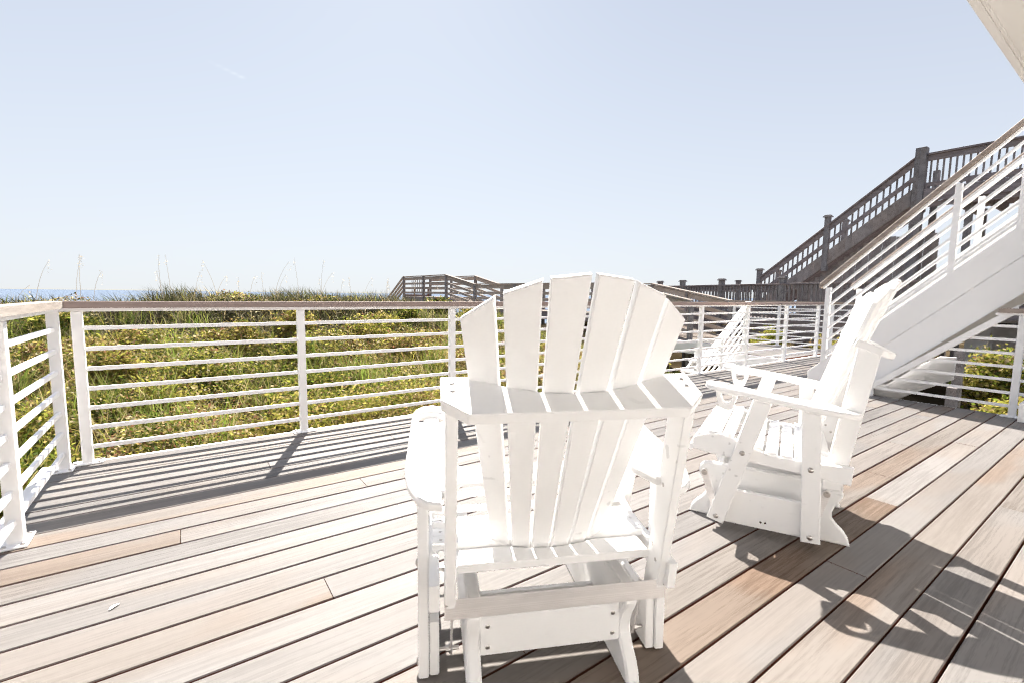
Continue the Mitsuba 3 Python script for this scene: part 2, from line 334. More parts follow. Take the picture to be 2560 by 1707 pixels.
for i in range(16):
    z = 0.17 * i
    part(hw, 'siding_board', xf(prism([(-1.10, z + 0.002), (-1.078, z + 0.002), (-1.095, z + 0.169), (-1.10, z + 0.169)], 10.8, 0), frame([-4.8, 0, 0], [0, 1, 0], [0, 0, 1], [1, 0, 0])), 'white_paint', smooth=False)

# ------------------------------------------------------------------ glider chairs
def chair(label, cx, cy, deg, swing, base_shift=-0.011):
    t = thing('glider_chair', label, 'chair', None)
    th = math.radians(deg); f = np.array([math.cos(th), math.sin(th), 0]); r = np.array([f[1], -f[0], 0])
    W = frame([cx, cy, 0], r, f, [0, 0, 1])
    p, dy, dz = swing
    S = np.eye(4); S[1:3, 1:3] = [[math.cos(p), math.sin(p)], [-math.sin(p), math.cos(p)]]; S[1, 3], S[2, 3] = dy, dz
    WS = W @ S
    B = np.eye(4); B[0, 3] = base_shift
    sw = lambda name, m, mat='white_plastic', sm=30, par=t, low=False: part(par, name, xf(m, WS @ B if low else WS), mat, sm)
    ba = lambda name, m, mat='white_plastic', sm=30, par=t: part(par, name, xf(m, W @ B), mat, sm)
    def side(pts, x0, x1, c=0.003, holes=()):      # outline in (y, z), thickness along x
        m = prism(pts, x1 - x0, c, holes)
        return xf(m, frame([x0, 0, 0], [0, 1, 0], [0, 0, 1], [1, 0, 0]))
    # ---- back slats: six, fanned, on a shallow arc
    REC = 0.41
    for i in range(6):
        s = i - 2.5
        xb, xt = s * 0.0545, s * 0.097
        wb, wt = 0.0485, 0.081
        yb, yt = -0.193 + 1.5 * xb * xb, -0.393 - REC * (1.06 - 0.84) + 1.05 * xt * xt
        zb = 0.30; zt0 = 1.103
        yaw = math.atan(2.1 * 0.7 * xt)
        e = np.array([math.cos(yaw), math.sin(yaw), 0])
        lo, hi = np.array([xb, yb + REC * (0.35 - zb), zb]), np.array([xt, yt, 1.06])
        d = hi - lo; d /= np.linalg.norm(d)
        e = e - d * (e @ d); e /= np.linalg.norm(e); nn = np.cross(e, d)
        def top(xx): return 1.103 - 1.22 * xx * xx
        ql = (top(xt - wt / 2) - zb) / d[2]; qr = (top(xt + wt / 2) - zb) / d[2]
        k = (wt - wb) / (1.06 - 0.35) * d[2]
        wl = lambda q: (wb + k * q) / 2
        poly = [(-wl(0), 0), (wl(0), 0), (wl(qr), qr), (-wl(ql), ql)]
        m = prism(poly, 0.02, 0.003)
        if np.dot(nn, [0, 1, 0]) > 0: nn_off = nn
        M = frame(lo, e, d, np.cross(e, d))
        if np.cross(e, d)[1] < 0: M = M @ np.array([[1, 0, 0, 0], [0, 1, 0, 0], [0, 0, 1, -0.02], [0, 0, 0, 1]], float)
        kk = sw('back_slat', m if False else m, sm=20) if False else part(t, 'back_slat', xf(m, WS @ M), 'white_plastic', 20)
    # ---- curved brace behind the slats
    A = math.atan(0.45)
    xs = np.linspace(-.245, .245, 13)
    front = [(x, -.396 + 1.15 * x * x) for x in xs]
    br = [(-.315, -.325)] + [(-.315, -.410), (-.258, -.458), (.258, -.458), (.315, -.410), (.315, -.325)] + [(x, y) for x, y in front[::-1]]
    br = [(x, (y + .3) / math.cos(A)) for x, y in br]
    m = prism(br, 0.03, 0.003)
    bk = sw('back_brace', xf(m, frame([0, -.3 + .03 * math.sin(A), .878 - .03 * math.cos(A)], [1, 0, 0], [0, math.cos(A), math.sin(A)], [0, -math.sin(A), math.cos(A)])))
    zb_ = lambda y: .878 + .45 * (y + .3)
    nb = np.array([0, -math.sin(A), math.cos(A)])
    for s in (-1, 1):
        for y in (-.352, -.378):
            sw('screw', dome([s * .288, y, zb_(y)], nb, 0.006, 0.35, 10), 'steel', par=bk)
    # ---- back posts
    for s in (-1, 1):
        x0, x1 = (.276, .304) if s > 0 else (-.304, -.276)
        po = sw('back_post', side([(-.218, .225), (-.289, .225), (-.403, .818 - .012), (-.328, .848 - .012)], x0, x1))
        each(lambda m_: sw('screw', m_, 'steel', par=po), [dome([s * .276, y, z], [-s, 0, 0], 0.006, 0.3, 8) for y, z in ((-.262, .37), (-.285, .335), (-.31, .56))])
    # ---- seat
    top = [(.296, .343), (.296, .392), (.276, .405), (.236, .418), (.18, .425), (.121, .41), (.07, .388), (.029, .370), (-.032, .352), (-.088, .346), (-.141, .346), (-.20, .342), (-.326, .343)]
    for s in (-1, 1):
        x0, x1 = (.306, .333) if s > 0 else (-.333, -.306)
        sr = sw('seat_rail', side(top + [(-.317, .268), (.22, .333 - .005)], x0, x1), low=True)
    cs = [(.2965, .36, -78), (.256, .413, -18), (.205, .430, -4), (.144, .424, 16), (.083, .402, 20), (.028, .378, 18), (-.030, .362, 8), (-.088, .356, -1), (-.142, .360, -3)]
    for y, z, a in cs:
        L = 0.042 if a > -50 else 0.03
        m = xf(prism([(-L / 2 - .004, 0), (L / 2 + .004, 0), (L / 2, .018), (-L / 2, .018)], 0.632, 0.002), frame([-.316 - .009, 0, 0], [0, 1, 0], [0, 0, 1], [1, 0, 0]))
        R = trimesh.transformations.rotation_matrix(math.radians(-a if a > -50 else 78), [1, 0, 0])
        if a < -50: R = trimesh.transformations.rotation_matrix(math.radians(-72), [1, 0, 0])
        m = xf(m, R); m.apply_translation([0, y, z - .016])
        sl = sw('seat_slat', m, low=True)
        if a > -50:
            nz = R[:3, 2]
            each(lambda m_: sw('screw', m_, 'steel', par=sl, low=True), [dome([q * .300, y, z + .0025], nz, 0.005, 0.3, 8) for q in (-1, 1)])
    bd = [(-.272, -.168), (-.272, -.252), (.272, -.252), (.272, -.168)] + [(x, -.196 + 1.5 * x * x) for x in np.linspace(.13, -.13, 9)]
    m = prism(bd, 0.024, 0.003); m.apply_translation([0, 0, .322])
    sw('seat_back_board', m)
    # ---- arms
    arm = [(.300, -.352), (.333, -.345), (.362, -.318), (.383, -.265), (.392, -.215), (.396, -.180), (.388, .185), (.378, .215), (.355, .240), (.325, .248), (.292, .240), (.272, .215), (.264, .165), (.266, .11),
           (.279, .05), (.286, -.02), (.280, -.09), (.262, -.15), (.237, -.205), (.238, -.232), (.2735, -.295), (.300, -.300)]
    hole = arc(.325, .142, .046, .046, 0, 345, 24)
    ay = 0.1678
    for s in (-1, 1):
        pl = [(s * x, y) for x, y in arm]; ho = [(s * x, y) for x, y in hole]
        m = prism(pl, 0.025, 0.005, [ho])
        an = math.atan(ay)
        M = frame([0, 0, .566 + ay * .35 - 0.025 / math.cos(an)], [1, 0, 0], [0, math.cos(an), math.sin(an)], [0, -math.sin(an), math.cos(an)])
        ak = sw('armrest', xf(m, M), low=True)
        za = lambda y: .566 + ay * (y + .35)
        each(lambda m_: sw('screw', m_, 'white_plastic', par=ak, low=True), [dome([s * .350, y, za(y)], M[:3, 2], 0.005, 0.3, 8) for y in (-.19, -.16, -.015, .02)])
        # stirrup under the cup hole
        zz = za(.142) - 0.02
        outer = [(.198, zz + .012), (.118 - .012, zz - .006), (.108, zz - .035), (.126, zz - .082), (.140, zz - .090), (.170, zz - .082), (.183, zz - .07), (.192, zz - .03)]
        inner = [(.176, zz - .014), (.128, zz - .022), (.130, zz - .044), (.143, zz - .058), (.158, zz - .058), (.169, zz - .047)]
        x0, x1 = (.300, .350) if s > 0 else (-.350, -.300)
        sw('cup_holder', side(outer, x0, x1, 0.004, [inner]), low=True)
    # ---- legs hanging from the arms
    for s in (-1, 1):
        x0, x1 = (.3345, .363) if s > 0 else (-.363, -.3345)
        fl = sw('front_leg', side([(.157, .012), (.227, .032), (.040, .597), (-.030, .584)], x0, x1), low=True)
        rl = sw('rear_leg', side([(-.217, .006), (-.146, .004), (-.140, .566), (-.208, .555)], x0, x1), low=True)
        for pr_, pts in ((fl, ((.082, .356), (.187, .045))), (rl, ((-.176, .321), (-.179, .029)))):
            for y, z in pts:
                sw('bolt', dome([s * .363, y, z], [s, 0, 0], 0.0115, 0.55, 14), 'steel', par=pr_, low=True)
        x0, x1 = (.306, .333) if s > 0 else (-.333, -.306)
        sb = sw('stretcher', side([(.165, .014), (.215, .030), (.168, .172), (-.205, .160), (-.212, .008)], x0, x1), low=True)
        each(lambda m_: sw('screw', m_, 'dark_hole', par=sb, low=True), [dome([s * .333, y, .042], [s, 0, 0], 0.005, 0.3, 8) for y in (.005, -.013)])
        # hanging links
        for (ya, z_a), (yb_, z_b) in (((.258, .225), (.205, .062)), ((-.232, .228), (-.186, .062))):
            xk = s * .272
            d = np.array([yb_ - ya, z_b - z_a]); L = np.hypot(*d); d /= L; nn2 = np.array([-d[1], d[0]])
            outl = [tuple(np.array([ya, z_a]) + nn2 * .015 * math.cos(q) - d * .017 * math.sin(q)) for q in np.linspace(0, math.pi, 9)] + \
                   [tuple(np.array([yb_, z_b]) - nn2 * .015 * math.cos(q) + d * .017 * math.sin(q)) for q in np.linspace(0, math.pi, 9)]
            lk = ba('hanger_link', side(outl, min(xk - .0025, xk + .0025), max(xk - .0025, xk + .0025), 0.001), 'aluminium')
            for (yy, z_), o in (((ya, z_a), (s * .232, s * .288)), ((yb_, z_b), (s * .25, s * .305))):
                hw_ = [xf(trimesh.creation.cylinder(.0055, abs(o[1] - o[0]), sections=10), frame([(o[0] + o[1]) / 2, yy, z_], [0, 1, 0], [0, 0, 1], [1, 0, 0])),
                        xf(trimesh.creation.cylinder(.013, .004, sections=14), frame([xk + s * .0046, yy, z_], [0, 1, 0], [0, 0, 1], [1, 0, 0])),
                        xf(trimesh.creation.cylinder(.0095, .009, sections=6), frame([xk + s * .0112, yy, z_], [0, 1, 0], [0, 0, 1], [1, 0, 0]))]
                ba('pivot_bolt', cat(hw_), 'steel', par=lk)
    # ---- base
    half = [(.326, .0), (.318, .030), (.300, .058), (.272, .085), (.255, .108), (.252, .135), (.264, .170), (.283, .200), (.290, .220), (.284, .246), (.266, .262), (.240, .265)]
    out = half + [(-y - .006, z) for y, z in half[::-1]]
    for s in (-1, 1):
        x0, x1 = (.197, .235) if s > 0 else (-.235, -.197)
        ba('base_rail', side(out, x0, x1, 0.006))
    for y in (-.262, .205):
        bb = ba('base_board', box(-.1965, .1965, y, y + .022, .088, .200))
        if y < 0: each(lambda m_: ba('screw', m_, 'steel', par=bb), [dome([sx * .178, y, z], [0, -1, 0], 0.0065, 0.3, 10) for sx in (-1, 1) for z in (.112, .172)])
    ba('base_board', box(-.1965, .1965, -.05, -.028, .03, .12))
    # ---- bare aluminium bar across the back of the hanging seat
    al = sw('cross_bar', box(-.305, .305, -.2955, -.2905, .226, .281, 0.001), 'aluminium')
    each(lambda m_: sw('screw', m_, 'steel', par=al), [dome([sx * .299, -.2955, .268], [0, -1, 0], 0.0045, 0.6, 8) for sx in (-1, 1)])
    return t
chair('white slatted glider chair seen from behind in the foreground, bare metal bar across its back', .911, 1.144, 64.755, (0.0, 0.0, 0.0))
chair('white slatted glider chair seen from its side, farther back in front of the staircase', 2.381, 1.114, 114.15, (0.039, 0.0, 0.022))

# ------------------------------------------------------------------ landing beyond the railing, with its stair and rails
ld = structure('landing')
for i in range(30):
    y0 = 3.93 + 0.1456 * i
    x0 = 8.75 if y0 < 5.7 else 10.1
    x1 = 11.05 if y0 < 6.2 else 12.6
    plank(ld, x0, x1, y0 + .003, y0 + .1425, -0.004, ['deck_pale', 'deck_grey', 'deck_pale'][i % 3])
part(ld, 'fascia', box(8.70, 8.745, 3.93, 5.70, -0.30, -0.01), 'white_paint', smooth=False)
part(ld, 'fascia', box(10.05, 10.095, 5.72, 8.29, -0.30, -0.01), 'white_paint', smooth=False)
for X, Y in ((8.8, 4.0), (8.8, 5.6), (10.2, 8.2), (12.5, 8.2), (11.0, 4.2), (12.5, 6.3)):
    part(ld, 'support_post', post(X, Y, -1.6, -0.04, 0.12), 'old_wood_v', smooth=False)
ds = thing('staircase', 'white staircase going down to the dune just beyond the seaward railing', 'staircase')
zc = lambda x: 0.0 + 0.731 * (x - 8.89)
for Y in (4.80, 5.66):
    part(ds, 'stringer', vbeam([8.69, Y, zc(8.69) - .16], [7.2, Y, zc(7.2) - .16], 0.045, 0.30), 'white_paint', smooth=False)
Y = 4.75 + .45
DY = 4.75
part(ds, 'handrail', vbeam([8.95, DY, zc(8.95) + 0.92], [7.35, DY, zc(7.35) + 0.92], 0.11, 0.05), 'white_paint', smooth=False)
for k in range(5):
    dz = 0.92 - 0.135 * (k + 1)
    part(ds, 'bar', vbeam([8.86, DY, zc(8.86) + dz], [7.4, DY, zc(7.4) + dz], 0.03, 0.035), 'white_metal')
for x in (8.86, 8.1, 7.4):
    part(ds, 'post', post(x, DY, zc(x) - 0.1, zc(x) + 0.89, 0.05), 'white_metal')
for i in range(6):
    x = 8.68 - 0.26 * i
    part(ds, 'tread', box(x - 0.27, x, 4.825, 5.635, zc(x) - 0.05 - 0.04, zc(x) - 0.05), 'white_paint', smooth=False)
railing('white metal railing beyond the landing, running seaward in front of the dark wooden deck', [(10.95, y) for y in (3.0, 4.05, 5.1, 6.15)], (10.95, 2.9), (10.95, 6.25), 'cap_wood_y')

# ------------------------------------------------------------------ boardwalk over the dune
bw = structure('boardwalk')
Lp = [(9.2, 22.6, .92), (9.43, 18.4, .92), (9.7, 16.4, .50), (11.3, 10.2, .50), (10.3, 6.9, .0)]
Rp = [(10.7, 22.7, .92), (10.97, 18.5, .92), (11.15, 16.6, .50), (12.55, 9.84, .50), (11.5, 6.55, .0)]
def walk_rail(line, key, side):
    for (a, b) in zip(line[:-1], line[1:]):
        a, b = np.array(a), np.array(b)
        n = max(1, int(round(np.linalg.norm(b - a) / 2.1)))
        part(key, 'handrail', vbeam(a + [0, 0, .97], b + [0, 0, .97], 0.14, 0.04), 'walk_wood', smooth=False)
        for k, h in enumerate((.86, .62, .40, .18)):
            part(key, 'rail', vbeam(a + [0, 0, h], b + [0, 0, h], 0.04, 0.14 if k == 0 else 0.10), 'walk_wood', smooth=False)
        for i in range(n + 1):
            if i == n and not np.array_equal(b, np.array(line[-1])): continue
            q = a + (b - a) * i / n
            d = b - a; ang = math.atan2(d[1], d[0])
            part(key, 'post', post(q[0], q[1], q[2] - 1.4, q[2] + .945, 0.10, 0.10, ang), 'old_wood_v', smooth=False)
walk_rail(Lp, bw, 0); walk_rail(Rp, bw, 1)
for a0, a1, b0, b1 in zip(Lp[:-1], Lp[1:], Rp[:-1], Rp[1:]):
    a0, a1, b0, b1 = map(np.array, (a0, a1, b0, b1))
    n = int(np.linalg.norm(a1 - a0) / 0.145)
    for i in range(n):
        s0, s1 = (i + .04) / n, (i + .96) / n
        q = np.array([a0 + (a1 - a0) * s0, b0 + (b1 - b0) * s0, b0 + (b1 - b0) * s1, a0 + (a1 - a0) * s1])
        m = prism(q[:, :2], 0.035, 0); zz = q[:, 2].mean()
        m.apply_translation([0, 0, zz - 0.035]); part(bw, 'plank', m, 'walk_wood', smooth=False)
    for a, b in ((a0, a1), (b0, b1)):
        part(bw, 'side_beam', vbeam(a - [0, 0, .17], b - [0, 0, .17], 0.05, 0.26), 'old_wood', smooth=False)
part(bw, 'side_beam', vbeam(np.array(Lp[0]) - [0, 0, .1], np.array(Rp[0]) - [0, 0, .1], 0.05, 0.4), 'old_wood', smooth=False)
# rail of the steps that drop to the beach at the far end
for h in (.97, .74, .52, .30):
    part(bw, 'rail', vbeam([9.2, 22.65, .92 + h], [9.1, 25.4, -.55 + h], 0.08, 0.09), 'walk_wood', smooth=False)
bn = thing('bench', 'reddish brown bench with slatted back on the platform at the seaward end of the boardwalk', 'bench')
part(bn, 'seat', box(9.5, 10.3, 22.0, 22.4, 1.33, 1.38), 'deck_brown', smooth=False)
part(bn, 'back_rail', box(9.5, 10.3, 22.42, 22.46, 1.76, 1.84), 'deck_brown', smooth=False)
part(bn, 'back_rail', box(9.5, 10.3, 22.42, 22.46, 1.08, 1.16), 'deck_brown', smooth=False)
for x in np.arange(9.55, 10.3, 0.10):
    part(bn, 'back_slat', box(x, x + .025, 22.43, 22.45, 1.162, 1.758), 'deck_brown', smooth=False)
for x in (9.5, 10.25):
    part(bn, 'leg', box(x, x + .05, 22.02, 22.10, .925, 1.328), 'deck_brown', smooth=False)

# ------------------------------------------------------------------ neighbour's dark wooden deck, staircase and board fence
def baluster_rail(key, a, b, h=.95, sp=.13, low=.12, mid=None, bal=.032, capw=.14):
    a, b = np.array(a, float), np.array(b, float)
    part(key, 'handrail', vbeam(a + [0, 0, h - .02], b + [0, 0, h - .02], capw, 0.04), 'old_wood', smooth=False)
    part(key, 'top_rail', vbeam(a + [0, 0, h - .105], b + [0, 0, h - .105], 0.04, 0.13), 'old_wood', smooth=False)
    part(key, 'bottom_rail', vbeam(a + [0, 0, low], b + [0, 0, low], 0.04, 0.09), 'old_wood', smooth=False)
    L = np.linalg.norm((b - a)[:2]); n = int(L / sp)
    d = (b - a) / n; s = np.array([-(b - a)[1], (b - a)[0], 0]) / L
    ang = math.atan2((b - a)[1], (b - a)[0])
    for i in range(n):
        q = a + d * (i + .5) + s * .036
        part(key, 'baluster', post(q[0], q[1], q[2] + low - .12, q[2] + h - .06, bal, bal, ang, 0), 'old_wood_v', smooth=False)
def capped_post(key, x, y, z0, z1, w=.14, cap=True):
    k = part(key, 'post', post(x, y, z0, z1, w), 'old_wood_v', smooth=False)
    if cap:
        part(k, 'post_cap', cat([post(x, y, z1 + .001, z1 + .03, w + .07), post(x, y, z1 + .031, z1 + .06, w + .02)]), 'old_wood_v', smooth=False)
nd = thing('wooden_deck', "neighbour's low dark wooden deck with baluster railing behind the white staircase", 'deck')
A0, A1 = np.array([12.25, 3.0, .50]), np.array([14.6, 11.2, .50])
baluster_rail(nd, A0, A1, sp=.125)
u = (A1 - A0) / np.linalg.norm(A1 - A0)
for s in (.9, 3.22, 5.39, 7.2, 8.45):
    q = A0 + u * s; capped_post(nd, q[0] + .02, q[1], -.8, .5 + 1.08)
part(nd, 'fascia', vbeam(A0 - [0, 0, .14], A1 - [0, 0, .14], .05, .26), 'old_wood', smooth=False)
part(nd, 'fascia', vbeam(A0 - [-.05, 0, .42], A1 - [-.05, 0, .42], .05, .24), 'old_wood', smooth=False)
v = np.array([u[1], -u[0], 0])
for i in range(46):
    q0, q1 = A0 + u * (i * .18 + .01), A0 + u * (i * .18 + .17)
    m = prism(np.array([q0 + v * .03, q0 + v * 4.6, q1 + v * 4.6, q1 + v * .03])[:, :2], .03, 0); m.apply_translation([0, 0, .47])
    part(nd, 'plank', m, 'old_wood', smooth=False)
B0, B1 = A0 + v * 4.6 + u * 2.5, A1 + v * 4.6
baluster_rail(nd, B0, B1, sp=.16)
for s in (0., 2.4):
    q = B0 + u * s; capped_post(nd, q[0], q[1], .45, 1.66)
C0, C1 = A1 + u * .1, A1 + v * 4.6 + u * .1
baluster_rail(nd, C0, C1, sp=.16)
for s in (3.9,):
    q = C0 + v * s; capped_post(nd, q[0], q[1], .45, 1.70)

ns = thing('staircase', "neighbour's dark weathered wooden staircase rising to a high platform at the right", 'staircase')
NX = 14.25; sl = 0.78
zs = lambda y: 3.60 - sl * (y - 3.88)                    # top edge of the stringer
for X in (NX, NX + 1.15):
    part(ns, 'stringer', vbeam([X, 3.82, zs(3.82) - .19], [X, 7.5, zs(7.5) - .19], .045, .38), 'fence_wood', smooth=False)
    for y in (5.55, 7.28):
        capped_post(ns, X, y, zs(y) - .5, zs(y) + .93, .12)
part(ns, 'handrail', vbeam([NX, 3.78, zs(3.78) + .70], [NX, 7.28, zs(7.28) + .70], .14, .045), 'old_wood', smooth=False)
part(ns, 'top_rail', vbeam([NX, 3.78, zs(3.78) + .60], [NX, 7.28, zs(7.28) + .60], .04, .15), 'old_wood', smooth=False)
part(ns, 'bottom_rail', vbeam([NX, 3.78, zs(3.78) + .23], [NX, 7.28, zs(7.28) + .23], .04, .12), 'old_wood', smooth=False)
for y in np.arange(3.88, 7.25, .125):
    part(ns, 'baluster', post(NX + .04, y, zs(y) - .1, zs(y) + .64, .032, .032, 0, 0), 'old_wood_v', smooth=False)
part(ns, 'handrail', vbeam([NX + 1.15, 3.78, zs(3.78) + .22], [NX + 1.15, 7.28, zs(7.28) + .22], .09, .05), 'old_wood', smooth=False)
for i in range(15):
    y = 3.95 + .235 * i
    part(ns, 'tread', box(NX + .03, NX + 1.12, y, y + .26, zs(y + .235) - .09, zs(y + .235) - .05, 0), 'old_wood', smooth=False)
    part(ns, 'riser', box(NX + .03, NX + 1.12, y + .002, y + .02, zs(y + .235) - .048, zs(y) - .052, 0), 'old_wood', smooth=False)
part(ns, 'soffit_board', vbeam([NX + .57, 3.86, zs(3.86) - .33], [NX + .57, 7.4, zs(7.4) - .33], 1.08, .03), 'old_wood', smooth=False)

npf = thing('wooden_platform', "neighbour's tall dark wooden platform on square posts at the top of the dark staircase", 'platform')
capped_post(npf, 14.2, 3.68, -1.0, 4.56, .20, False)
part(npf, 'fascia', box(14.12, 14.17, -1.6, 3.57, 3.32, 3.57), 'old_wood', smooth=False)
part(npf, 'fascia', box(14.19, 14.24, -1.6, 3.56, 3.20, 3.316), 'old_wood', smooth=False)
for i in range(20):
    part(npf, 'floor_board', box(14.13 + i * .18, 14.13 + i * .18 + .17, -1.6, 3.60, 3.575, 3.605, 0), 'old_wood', smooth=False)
for i in range(10):
    part(npf, 'joist', box(14.25, 17.7, -1.3 + i * .5, -1.25 + i * .5, 3.32, 3.57, 0), 'old_wood', smooth=False)
baluster_rail(npf, (14.2, 3.56, 3.55), (14.2, -1.5, 3.55), h=.86, sp=.108, low=.16)
baluster_rail(npf, (17.6, 3.56, 3.61), (17.6, -1.5, 3.61), h=.80, sp=.108, low=.16)
for X, Y in ((15.45, 3.68), (17.6, 3.68), (17.6, .6), (14.6, .35), (16.2, 2.9), (14.6, 2.85)):
    part(npf, 'support_post', post(X, Y, -1.0, 3.30 if Y < 3.5 else 4.25, .12), 'old_wood_v', smooth=False)

bf = thing('board_fence', "grey vertical board fence under the neighbour's dark staircase", 'fence')
for i in range(22):
    y0 = 3.28 + .135 * i
    tz = min(2.61 + .02 * math.sin(i * 2.1), zs(y0 + .13) - .42)
    if tz < .8: break
    part(bf, 'board', box(14.42 + .012 * (i % 2), 14.44 + .012 * (i % 2), y0 + .003, y0 + .131, -.8, tz), 'fence_wood', smooth=False)
part(bf, 'rail', box(14.475, 14.515, 3.3, 5.5, 1.32, 1.42), 'fence_wood', smooth=False)
part(bf, 'rail', box(14.475, 14.515, 3.3, 5.5, .4, .5), 'fence_wood', smooth=False)

# house corner and posts seen below the right railing
nh = thing('neighbour_house', 'shaded white lower storey of the neighbouring house seen low at the right edge', 'house')
part(nh, 'wall', box(17.5, 17.7, -3, 2.9, -1.4, 1.0), 'white_paint', smooth=False)
part(nh, 'pier', box(14.9, 15.3, 2.35, 2.75, -1.4, .62), 'white_paint', smooth=False)
part(nh, 'pier', box(14.2, 14.7, 1.2, 1.75, -1.4, .45), 'white_paint', smooth=False)
part(nh, 'beam', box(13.9, 17.4, 1.0, 3.0, .65, .95), 'old_wood', smooth=False)
part(nh, 'floor_slab', box(13.9, 17.4, -3, 3.0, .96, 1.08), 'old_wood', smooth=False)
for (X, Y, z0, z1, lab) in ((8.6, 1.62, -1.4, .40, 'taller of two dark timber posts standing in the shrubs below the white staircase'),
                            (7.9, 1.52, -1.4, -.03, 'shorter of two dark timber posts below the deck edge beside the hedge')):
    tp = thing('timber_post', lab, 'post')
    put(tp, post(X, Y, z0, z1, .10), 'old_wood_v', False)

# ------------------------------------------------------------------ terrain, sea
def ground_z(x, y):
    x, y = np.asarray(x, float), np.asarray(y, float)
    def ss(a, b, t):
        q = np.clip((t - a) / (b - a), 0, 1); return q * q * (3 - 2 * q)
    nz = meshkit.fbm(np.stack([x * .45, y * .45, 0 * x], -1), 3, seed=4) - .5
    n2 = meshkit.fbm(np.stack([x * .16 + 9, y * .16, 0 * x], -1), 2, seed=9) - .5
    z = -1.1 + .62 * ss(3.0, 5.2, y) + .50 * ss(5.0, 9.6, y) + (.70 + .4 * n2) * ss(9.1, 11.6, y) - .13 * ss(.5, -2.5, x) * ss(9, 11, y) - .30 * ss(4.3, 6.0, x) * ss(9.8, 11.5, y)
    z = z + .22 * nz * ss(4, 7, y)
    z = z - 4.6 * ss(14.0, 45.0, y) - .25 * ss(12.5, 15, y)
    low = ss(6.0, 9.5, x) * (1 - ss(8.0, 12.5, y))
    z = z * (1 - low) + (-1.15) * low
    z = z - .38 * ss(6.2, 9.0, x) * ss(9, 12, y) * (1 - ss(20, 30, y))
    return z
gx = np.r_[np.linspace(-900, -40, 20)[:-1], np.linspace(-40, 45, 180), np.linspace(45, 900, 20)[1:]]
gy = np.r_[np.linspace(-600, -8, 12)[:-1], np.linspace(-8, 30, 130), np.linspace(30, 70, 22)[1:]]
XX, YY = np.meshgrid(gx, gy)
V = np.stack([XX, YY, ground_z(XX, YY)], -1).reshape(-1, 3)
ny, nx = XX.shape
i, j = np.meshgrid(np.arange(nx - 1), np.arange(ny - 1)); k = (j * nx + i).ravel()
put(structure('ground'), (V, np.c_[k, k + 1, k + nx + 1, k + nx]), 'sand', True)
put(structure('sea'), (np.array([[-9000, 58, -5.2], [9000, 58, -5.2], [9000, 12000, -5.2], [-9000, 12000, -5.2]], float), np.array([[0, 1, 2, 3]])), 'sea_water', False)

# ------------------------------------------------------------------ vegetation
def blades(rng, P0, H, lean, width, cols):
    """curved tapering grass blades: n roots, heights, horizontal lean vectors, widths, colours"""
    n = len(P0); a = rng.uniform(0, 2 * np.pi, n)
    s = np.stack([np.cos(a), np.sin(a), 0 * a], -1) * width[:, None] * .5
    up = np.array([0, 0, 1.0])
    m1 = P0 + up * (H * .55)[:, None] + lean * .35
    tip = P0 + up * (H * .95)[:, None] + lean
    V = np.stack([P0 - s, P0 + s, m1 - s * .8, m1 + s * .8, tip], 1).reshape(-1, 3)
    b = (np.arange(n) * 5)[:, None]
    Fc = np.concatenate([b + [0, 1, 3], b + [0, 3, 2], b + [2, 3, 4]], 0)
    return V, Fc, np.repeat(cols, 5, 0)
def leaves(rng, C, size, cols, flat=.5):
    n = len(C); d = rng.normal(size=(n, 3)); d[:, 2] = np.abs(d[:, 2]) + flat; d /= np.linalg.norm(d, axis=1)[:, None]
    a = np.cross(d, rng.normal(size=(n, 3))); a /= np.linalg.norm(a, axis=1)[:, None]; b = np.cross(d, a)
    s = size[:, None]
    V = np.stack([C - a * s, C + b * s * .5, C + a * s, C - b * s * .5], 1).reshape(-1, 3)
    k = (np.arange(n) * 4)[:, None]
    return V, np.concatenate([k + [0, 1, 2], k + [0, 2, 3]], 0), np.repeat(cols, 4, 0)
PAL = np.array([(.20, .27, .04), (.33, .34, .07), (.46, .37, .14), (.58, .47, .28), (.07, .10, .03), (.45, .41, .10), (.26, .14, .08)]) * 1.05
def pick(rng, n, w): return PAL[rng.choice(len(PAL), n, p=np.array(w) / sum(w))] * rng.uniform(.35, 1.35, (n, 1))
def seen(x, y):
    az = np.arctan2(x, y); return (az > YAW - .86) & (az < YAW + .86)
rng = np.random.default_rng(21)
def scatter(n, x0, x1, y0, y1, pw=1.0):
    x = rng.uniform(x0, x1, n); y = y0 + (y1 - y0) * rng.uniform(0, 1, n) ** pw
    ok = seen(x, y) & ~((x > 7.0) & (y < 5.8)) & ~((x > 9.9) & (x < 12.9) & (y < 10)) & ~((x > 9.2 + .0 * y) & (x < 11.6) & (y > 10) & (y < 23)) & ~((x > 12) & (y < 12) & (y > 2))
    return x[ok], y[ok]
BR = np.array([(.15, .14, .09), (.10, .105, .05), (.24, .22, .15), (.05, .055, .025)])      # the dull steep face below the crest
x, y = scatter(230000, -14, 22, 3.95, 14.5, 1.25)
cl = meshkit.fbm(np.stack([x * .9, y * .9, 0 * x], -1), 3, seed=2); cg = meshkit.fbm(np.stack([x * .45, y * .45, 0 * x], -1), 2, seed=12)
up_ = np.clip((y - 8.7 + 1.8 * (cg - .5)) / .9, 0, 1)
keep = rng.uniform(0, 1, len(x)) < np.clip((cl - .30) * 3.2, .10, 1) * (.62 + .38 * up_)
x, y, cl, cg, up_ = x[keep], y[keep], cl[keep], cg[keep], up_[keep]; n = len(x)
Hh = rng.uniform(.14, .46, n) * (.55 + .9 * cl)
la = rng.uniform(0, 2 * np.pi, n); lm = rng.uniform(.06, .34, n)
lean = np.stack([np.cos(la) * lm - .08, np.sin(la) * lm, -lm * .3], -1)
g = cg > .5
cols = np.where(g[:, None], pick(rng, n, (1.5, 4, 3, 2.5, 1.5, 4, .8)), pick(rng, n, (.6, 2, 4, 4.5, 1, 3, 1.8)))
